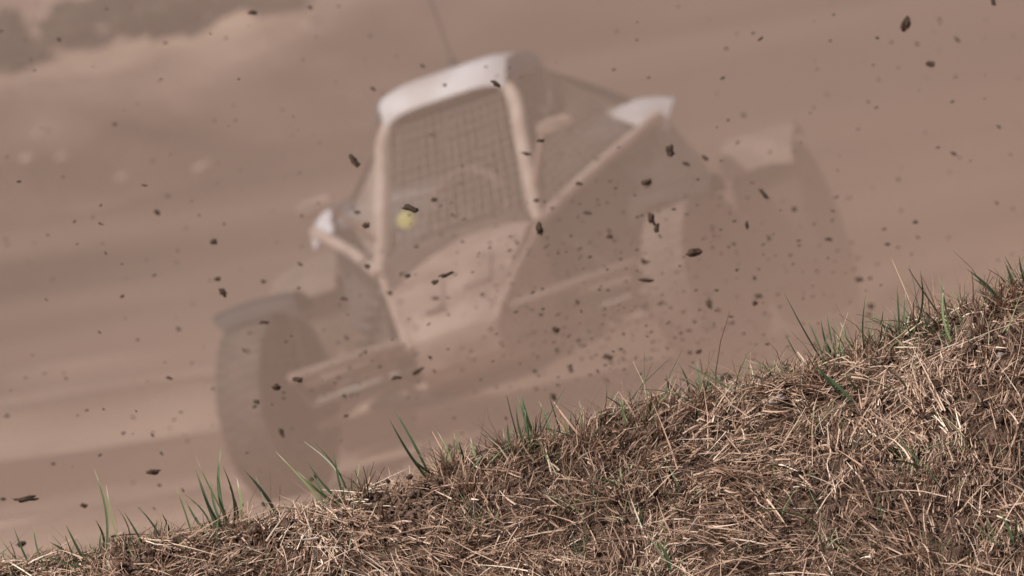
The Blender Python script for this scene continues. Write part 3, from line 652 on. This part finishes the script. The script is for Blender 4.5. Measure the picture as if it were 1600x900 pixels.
# ------------------------------------------------------------------ driver
proot = empty('person', root.location); proot.rotation_euler = root.rotation_euler
tag(proot, 'person in a dark race suit and helmet driving behind the netted windscreen', 'person')
def skin(name, verts, edges, m, parent, lv=2):
    me = bpy.data.meshes.new(name); me.from_pydata([v[0] for v in verts], edges, []); o = link(name, me, m, parent)
    md = o.modifiers.new('skin', 'SKIN'); sv = me.skin_vertices[0].data
    for i, v in enumerate(verts):
        q = v[1]; sv[i].radius = (q, q) if not isinstance(q, tuple) else q
    sv[0].use_root = True
    ms = o.modifiers.new('sub', 'SUBSURF'); ms.levels = lv; ms.render_levels = lv
    return o
Vb = [((0, .93, .40), (.15, .11)), ((0, .97, .58), (.14, .10)), ((0, .98, .76), (.17, .10)), ((0, .96, .87), .06), ((0, .94, .93), .055)]
Eb = [(0, 1), (1, 2), (2, 3), (3, 4)]
for s in (-1, 1):
    k = len(Vb)
    Vb += [((s * .17, .96, .82), .06), ((s * .24, .78, .66), .045), ((s * .145, .44, .80), .030), ((s * .135, .385, .81), .032)]
    Eb += [(2, k), (k, k + 1), (k + 1, k + 2), (k + 2, k + 3)]
    k2 = len(Vb)
    Vb += [((s * .10, .86, .36), .085), ((s * .14, .45, .52), .06), ((s * .12, .05, .34), .042), ((s * .12, -.05, .36), .04)]
    Eb += [(0, k2), (k2, k2 + 1), (k2 + 1, k2 + 2), (k2 + 2, k2 + 3)]
skin('body', Vb, Eb, M['suit'], proot)
for s in (-1, 1):                                            # fingers round the rim of the steering wheel, thumb inside
    c0 = Vector((s * .135, .385, .81))
    for k in range(4):
        b0 = c0 + Vector((s * .012, -.02, .022 - .015 * k)); ln = (.022, .025, .023, .018)[k]
        skin('finger', [(tuple(b0), .009), (tuple(b0 + Vector((0, -ln, 0))), .0085), (tuple(b0 + Vector((-s * ln, -ln - .004, -.003))), .008), (tuple(b0 + Vector((-s * ln * 1.2, -ln * .3, -.004))), .007)], [(0, 1), (1, 2), (2, 3)], M['suit'], proot, 1)
    skin('thumb', [(tuple(c0 + Vector((-s * .012, 0, .015))), .011), (tuple(c0 + Vector((-s * .034, -.008, .024))), .010), (tuple(c0 + Vector((-s * .040, -.028, .030))), .008)], [(0, 1), (1, 2)], M['suit'], proot, 1)
hm = MB(); rings = []
for k in range(13):
    a = -math.pi / 2 + math.pi * k / 12 * .93; rr = max(.03, math.cos(a) ** .8 if math.cos(a) > 0 else 0) * .118
    rings.append([Vector((rr * math.cos(t) * .92, .92 + rr * math.sin(t) * 1.12 - (.02 if a < 0 and math.sin(t) < 0 else 0), 1.03 + .125 * math.sin(a))) for t in np.linspace(0, 2 * math.pi, 24, endpoint=False)])
hl = hm.loft(rings).build('helmet', M['helmet'], proot)
rows = [[(.112 * math.sin(t), .915 - .137 * math.cos(t), z) for t in np.linspace(-1.2, 1.2, 11)] for z in (1.01, 1.035, 1.06)]
MB().sheet(rows, .006).build('visor', M['visor'], hl)

# ------------------------------------------------------------------ clods of dirt in the air
clodm = [lump_mesh('dirt_clod', k, 3, .50, 1.5) for k in range(9)]
for me in clodm: me.materials.append(M['soil_dark'])
clodf = [lump_mesh('dirt_clod', 20 + k, 2, .45, 1.3) for k in range(6)]
for me in clodf: me.materials.append(M['soil_far'])
for me in clodm + clodf: me.polygons.foreach_set('use_smooth', [True] * len(me.polygons))
def clod(px, py, s, el, ang, Y, label, far=False, group='clods of dirt thrown into the air'):
    k = random.randrange(9) if not far else random.randrange(6)
    o = bpy.data.objects.new('dirt_clod', (clodf if far else clodm)[k]); COL.objects.link(o)
    Y = 17 + (Y - 17) * (2.25 if not far else 1.0); p = at(px, py, Y); r = s * Y * PX * .46
    ax = cr * math.cos(R(ang)) - cu * math.sin(R(ang)); up = ax.cross(f_).normalized()
    mtx = Matrix((ax, up, -f_)).transposed().to_4x4()
    rr = random.uniform(.75, 1)
    mtx = mtx @ Matrix.Rotation(random.uniform(0, 6.28), 4, 'X') @ Matrix.Diagonal((r * 1.0, r / el * rr * .9, r / el * .7, 1))
    mtx.translation = p; o.matrix_world = mtx
    tag(o, label, 'dirt clod', group); return o
BIG = [
 (1415,38,26,1.5,110,18.4,'largest dark clod near the top right corner'), (1455,100,15,1.2,0,18.6,'dark round clod just below the largest one at top right'),
 (395,20,15,1.6,0,18.6,'oval dark clod at the top edge left of the antenna'), (485,12,8,1.3,20,19.5,'small clod right of the oval one at the top edge'),
 (1552,3,11,1.2,60,18.4,'dark clod cut by the top edge at far right'), (92,62,7,1.2,30,19.2,'tiny dark clod in front of the dark scrub'),
 (179,194,7,1.1,0,19.5,'tiny lone clod over the pale embankment on the left'), (555,253,26,2.1,50,18.2,'long dark clod tilted beside the left windscreen pillar'),
 (1047,236,18,1.1,80,18.2,'dark clod under the white rear shoulder of the buggy'), (1102,247,12,1.5,40,18.9,'small oval clod right of the one under the white shoulder'),
 (1072,256,13,1.8,20,18.8,'flat clod between the two near the rear shoulder'), (1193,303,20,2.2,52,18.5,'slanting stick-like clod in front of the rear wheel'),
 (1012,284,19,1.7,-20,18.4,'ragged flat clod over the right shoulder beam'), (642,326,25,2.1,18,17.9,'flat dark clod right above the yellow lamp'),
 (678,312,10,1.1,0,18.7,'small round clod at the foot of the windscreen net'), (572,352,12,1.1,0,18.3,'round clod left of the yellow lamp'),
 (558,332,9,1.2,0,18.9,'small clod above the round one left of the lamp'), (1018,341,17,1.3,80,18.1,'dark clod forming the upper half of a pair right of the nose'),
 (1026,356,14,1.2,90,18.1,'dark clod forming the lower half of a pair right of the nose'), (1085,394,25,1.4,-10,17.9,'big ragged brown clod in front of the left front wheel'),
 (1167,352,14,1.9,85,18.5,'short upright clod below the slanting one'), (843,358,20,1.2,70,18.2,'hooked clod at the right edge of the nose panel'),
 (698,429,25,3.0,-18,18.0,'thin stick-like clod in front of the nose panel'), (680,441,12,1.2,-20,18.2,'small clod touching the lower end of the thin stick'),
 (637,431,10,1.1,0,18.7,'small dark clod at the left edge of the nose panel'), (627,428,8,2.0,-50,19.2,'tiny slanted clod at the left edge of the nose panel'),
 (1010,438,24,2.6,4,18.2,'long flat clod with a tail over the bumper tube'), (349,457,17,1.5,55,18.3,'oval clod just above the left mudguard'),
 (341,436,10,1.1,0,18.7,'smaller clod above the oval one near the left mudguard'), (335,378,12,1.1,0,18.6,'round clod in the open left of the buggy'),
 (412,440,9,1.3,0,19.2,'small clod above the left front mudguard'), (469,413,9,1.6,30,19.0,'small clod left of the pale shoulder beam'),
 (467,593,17,1.5,0,18.0,'dark oval clod right of the front left tyre in the picture'), (432,605,15,1.2,0,18.0,'dark round clod on the face of the nearest tyre'),
 (413,504,15,2.0,0,18.6,'flat clod under the left mudguard'), (402,628,10,1.1,0,18.4,'small clod low on the face of the nearest tyre'),
 (620,590,17,2.0,-5,18.2,'flat dark clod under the nose'), (653,580,19,2.3,-35,18.7,'slanted brown clod right of the flat one under the nose'),
 (240,737,21,1.8,-10,17.8,'wide ragged clod over the pale ground at lower left'), (40,780,34,2.8,-6,17.6,'long thick caterpillar-like clod near the left edge'),
 (33,850,16,1.5,-20,17.9,'dark clod above the grass at the far lower left'), (131,790,11,1.2,20,18.2,'round clod between the left edge and the lone tall blade'),
 (5,780,9,1.3,0,18.3,'small clod at the left edge beside the long one'), (1135,590,18,1.1,0,17.6,'dark clod just above the grass right of the middle'),
 (870,515,13,1.3,10,18.4,'dark round clod under the bumper tube'), (775,131,18,2.2,35,18.1,'slanted clod over the right end of the white roof'),
 (695,133,7,1.5,10,19.0,'tiny clod over the middle of the white roof'), (660,103,9,1.6,30,19.4,'small clod above the white roof left of the antenna'),
 (583,139,9,1.5,40,19.2,'small clod left of the roof corner'), (822,240,16,2.4,12,18.6,'thin flat clod on the right windscreen pillar'),
 (845,220,12,1.5,0,18.4,'oval clod right of the windscreen pillar'), (905,287,11,1.7,10,18.8,'small flat clod in front of the side net'),
 (838,313,9,1.2,0,19.0,'small clod below the mirror stalk'), (918,333,13,2.0,5,18.9,'flat clod in front of the dark door'),
 (953,370,10,1.2,10,18.7,'small dark clod in front of the dark door'), (1008,410,12,1.9,-15,19.0,'slim clod over the dark side of the buggy'),
 (538,467,13,2.0,5,19.0,'slim clod left of the nose above the dark gap'), (575,416,10,1.4,10,19.0,'small clod on the left shoulder beam'),
 (610,458,9,1.1,0,19.2,'small faint clod on the left of the nose panel'), (680,466,13,2.4,0,19.6,'thin faint clod low on the nose panel'),
 (950,558,16,1.6,15,19.0,'ragged clod over the shadow under the buggy'), (870,548,10,1.6,80,19.6,'upright faint clod over the shadow under the buggy'),
 (1185,463,12,1.2,0,19.4,'faint brown clod low in front of the rear wheel'), (1108,475,14,1.2,60,19.2,'faint ragged clod low in front of the front wheel'),
 (1295,374,12,1.6,5,19.0,'small flat clod at the right side of the rear wheel'), (1387,382,10,1.8,0,18.8,'flat clod in the open right of the rear wheel'),
 (1431,347,9,1.3,0,18.8,'round clod in the open right of the rear wheel'), (1490,240,10,1.7,30,19.0,'small slanted clod in the open dust at right'),
 (1496,62,12,1.8,40,19.6,'faint clod right of the largest one at top right'), (1135,76,7,1.2,0,19.6,'tiny faint clod in the dust above the rear of the buggy'),
 (1342,437,12,1.2,0,19.4,'faint round clod at the lower right end of the rear wheel'), (1362,478,12,1.2,0,19.6,'faint clod left of the thin upright blade'),
 (1358,492,10,1.2,0,19.7,'second faint clod beside the thin upright blade'), (865,620,13,1.3,60,18.9,'brown clod above the compact grass clump'),
 (440,676,14,1.5,60,18.6,'slanted brown clod right of the nearest tyre above the grass'), (703,700,13,1.5,80,18.6,'brown clod just above the crest near the small pale blades'),
 (490,747,13,1.5,-40,18.5,'dark clod behind the loose pale green tuft'), (413,788,10,1.2,40,18.0,'dark clod behind the single broad blade'),
]
for b_ in BIG: clod(*b_)
regs = [(620, 850, 340, 540, 12, 22, 26), (860, 1030, 280, 450, 16, 21, 26), (800, 1020, 470, 610, 30, 20, 25), (1030, 1330, 300, 560, 42, 20, 26), (860, 1200, 500, 640, 22, 19.5, 24),
 (1100, 1580, 20, 380, 30, 20, 27), (10, 320, 280, 720, 26, 19.5, 25), (20, 320, 640, 800, 12, 19, 23), (380, 800, 500, 680, 30, 20, 25), (620, 820, 170, 300, 6, 21, 26)]
def where(x, y):                       # what a small clod is seen in front of
    if x < 330: return 'over the far track at the left' if y < 400 else 'over the pale ground left of the front wheel' if y < 600 else 'over the ground at lower left'
    if x < 470: return 'in front of the nearest front tyre'
    if x < 600: return 'in front of the suspension left of the nose' if y < 560 else 'in front of the lower bumper tube at left'
    if x < 840: return 'in front of the windscreen net' if y < 320 else 'in front of the nose panel' if y < 520 else 'below the nose in front of the bumper'
    if x < 1030: return 'in front of the dark door' if y < 440 else 'in front of the right half of the bumper' if y < 530 else 'over the shadow under the buggy'
    if x < 1150: return 'in the dust above the rear shoulder' if y < 240 else 'in front of the front wheel at right' if y < 470 else 'over the ground below the front wheel at right'
    if x < 1340: return 'in the dust above the rear wheel' if y < 220 else 'in front of the rear wheel' if y < 430 else 'low below the rear wheel'
    return 'in the open dust at the top right' if y < 200 else 'in the open dust right of the rear wheel'
for x0, x1, y0, y1, nn, ya, yb in regs:
    for k in range(nn):
        x, y, sz, el, an_ = random.uniform(x0, x1), random.uniform(y0, y1), random.uniform(4.5, 12) * random.uniform(.7, 1), random.uniform(1, 2.3), random.uniform(-40, 60)
        shp = 'round' if el < 1.35 else 'oval' if el < 1.8 else 'thin'
        til = '' if el < 1.35 else ' rising rightward' if an_ < -12 else ' lying level' if an_ < 15 else ' falling rightward'
        clod(x, y, sz, el, an_, random.uniform(ya, yb), f"{'tiny' if sz < 6 else 'small' if sz < 8.5 else 'larger'} faint {shp} clod{til} {where(x, y)}", True)

# the finest specks: far too many to count, one mass
rs = random.Random(5); sv, sf = [], []
for k in range(900):
    x, y = (rs.gauss(980, 190), rs.gauss(470, 100)) if k % 3 else (rs.uniform(0, 1600), rs.uniform(0, 800))
    Y = rs.uniform(20, 27); p = at(x, y, Y); q = rs.uniform(1.2, 3.2) * Y * PX; n0 = len(sv)
    for d_ in ((1.6, 0, 0), (-1.3, 0, 0), (0, 1, 0), (0, -1, 0), (0, 0, .8), (0, 0, -.7)): sv.append(p + Vector(d_) * q * rs.uniform(.7, 1.2))
    sf += [tuple(n0 + i for i in t) for t in ((0, 2, 4), (2, 1, 4), (1, 3, 4), (3, 0, 4), (2, 0, 5), (1, 2, 5), (3, 1, 5), (0, 3, 5))]
tag(link('dirt_specks', mesh('dirt_specks', sv, sf), M['soil_far']), 'spray of fine brown dirt specks hanging in the air', 'dirt', kind='stuff')

# ------------------------------------------------------------------ lumps of earth lying on the track, far scrub
for i, (px, py, s, lab) in enumerate([(45, 250, 26, 'pale lump of earth on the far track, leftmost of the row'), (100, 247, 20, 'second pale lump of earth from the left on the far track'), (195, 280, 24, 'pale lump of earth on the track, lowest of the row'), (318, 262, 26, 'pale lump of earth on the track nearest the buggy'), (485, 42, 30, 'pale lump of earth on the embankment left of the antenna'), (60, 210, 18, 'small pale lump of earth at the foot of the embankment'), (560, 155, 18, 'small lump of earth on the track left of the roof')]):
    Y = 26.0
    while Y < 62:
        p = at(px, py, Y)
        if p.z < track(np.array([p.x]), np.array([p.y]))[0]: break
        Y += .05
    o = link('earth_lump', lump_mesh('earth_lump', 60 + i, 3, .4), mat('pale_earth', (.40, .30, .24), .95, col2=(.30, .22, .18), scale=5), None, True)
    k = s * Y * PX * .5; o.location = p; o.scale = (k * 1.2, k, k * .7); tag(o, lab, 'earth lump', 'lumps of earth lying on the track')
def bush(px, py, w, h, lab):
    Y = 40.0
    while Y < 75:
        p = at(px, py, Y)
        if p.z < track(np.array([p.x]), np.array([p.y]))[0] + .02: break
        Y += .05
    W_ = w * Y * PX; H_ = h * Y * PX; r = empty('scrub_bush', p); tag(r, lab, 'bush', 'dark scrub on the far embankment')
    tw = MB()
    for k in range(9):
        a = random.uniform(0, 6.28); tw.tube([(0, 0, -.05), (math.cos(a) * W_ * .2, math.sin(a) * W_ * .15, H_ * .4), (math.cos(a) * W_ * .42, math.sin(a) * W_ * .3, H_ * .8)], [.02, .006], 5)
    tw.build('stems', M['twig'], r)
    N = 1500; lv = MB(); c_ = [(random.gauss(0, .24) * W_, random.gauss(0, .2) * W_, random.uniform(.1, .8) * H_, random.uniform(.12, .26)) for _ in range(14)]
    for k in range(N):
        cx, cy, cz, rad = random.choice(c_); d = Vector((random.gauss(0, 1), random.gauss(0, 1), random.gauss(0, 1))).normalized() * (rad * min(W_, H_ * 1.3) * random.uniform(.4, 1))
        c = Vector((cx, cy, max(.02, cz))) + d; c.z = max(c.z, 0); s = random.uniform(.02, .055)
        a1 = Vector((random.gauss(0, 1), random.gauss(0, 1), random.gauss(0, 1))).normalized(); a2 = a1.orthogonal().normalized()
        lv.add([c - a1 * s, c + a2 * s * .45, c + a1 * s, c - a2 * s * .45], [(0, 1, 2, 3)])
    tag(lv.build('foliage', M['bush'], r, False), kind='stuff')
for a in [(20, 105, 130, 85, 'dark scrub bush at the left edge of the far embankment'), (110, 70, 120, 70, 'low dark bush right of the one at the left edge'), (190, 50, 130, 80, 'broad dark bush in the middle of the far scrub'), (270, 50, 100, 80, 'dark upright bush right of the broad one'), (350, 20, 110, 50, 'thin dark bush further right on the far embankment'), (440, 10, 70, 40, 'small dark bush, rightmost of the far scrub')]:
    bush(*a)

# ------------------------------------------------------------------ dust cloud over the track
X0, X1, Y0, Y1, Z0, Z1 = -9, 10, 19.0, 46, -1.2, 5.5
hz = MB().box(((X0 + X1) / 2, (Y0 + Y1) / 2, (Z0 + Z1) / 2), (X1 - X0, Y1 - Y0, Z1 - Z0)).build('haze', None, None, False)
mh = bpy.data.materials.new('dust_haze'); mh.use_nodes = True; n = mh.node_tree.nodes; l = mh.node_tree.links; n.clear()
out = n.new('ShaderNodeOutputMaterial'); pv = n.new('ShaderNodeVolumePrincipled'); l.new(pv.outputs[0], out.inputs['Volume'])
pv.inputs['Color'].default_value = (.760, .60, .495, 1); pv.inputs['Anisotropy'].default_value = .35
ge = n.new('ShaderNodeNewGeometry'); sp = n.new('ShaderNodeSeparateXYZ'); l.new(ge.outputs['Position'], sp.inputs[0])
def mr_(src, a, b_, c, d):
    m_ = n.new('ShaderNodeMapRange'); m_.interpolation_type = 'SMOOTHSTEP'
    for i, v in enumerate((a, b_, c, d)): m_.inputs[1 + i].default_value = v
    l.new(src, m_.inputs[0]); return m_.outputs[0]
def mul(a, b_):
    m_ = n.new('ShaderNodeMath'); m_.operation = 'MULTIPLY'; l.new(a, m_.inputs[0])
    if isinstance(b_, float): m_.inputs[1].default_value = b_
    else: l.new(b_, m_.inputs[1])
    return m_.outputs[0]
nz_ = n.new('ShaderNodeTexNoise'); nz_.inputs['Scale'].default_value = .7; nz_.inputs['Detail'].default_value = 2
l.new(ge.outputs['Position'], nz_.inputs['Vector'])
d = mul(mr_(sp.outputs[1], 19.1, 23, 0, 1), mr_(sp.outputs[1], 41, 31.5, 0, 1))
d = mul(d, mr_(sp.outputs[2], 5.4, 2.2, 0, 1)); d = mul(d, mr_(sp.outputs[0], -8.8, -5, 0, 1)); d = mul(d, mr_(sp.outputs[0], 9.8, 6, 0, 1))
d = mul(d, mr_(sp.outputs[0], -2.2, 2.0, .58, 1.6)); d = mul(d, mr_(nz_.outputs[0], .32, .68, .45, 1.65))
d = mul(d, mr_(sp.outputs[2], 0.1, 1.1, 2.0, .80))
d = mul(d, 0.092)
l.new(d, pv.inputs['Density'])
hz.data.materials.clear(); hz.data.materials.append(mh)
tag(hz, 'thick pinkish brown dust hanging over the race track around the buggy', kind='stuff')
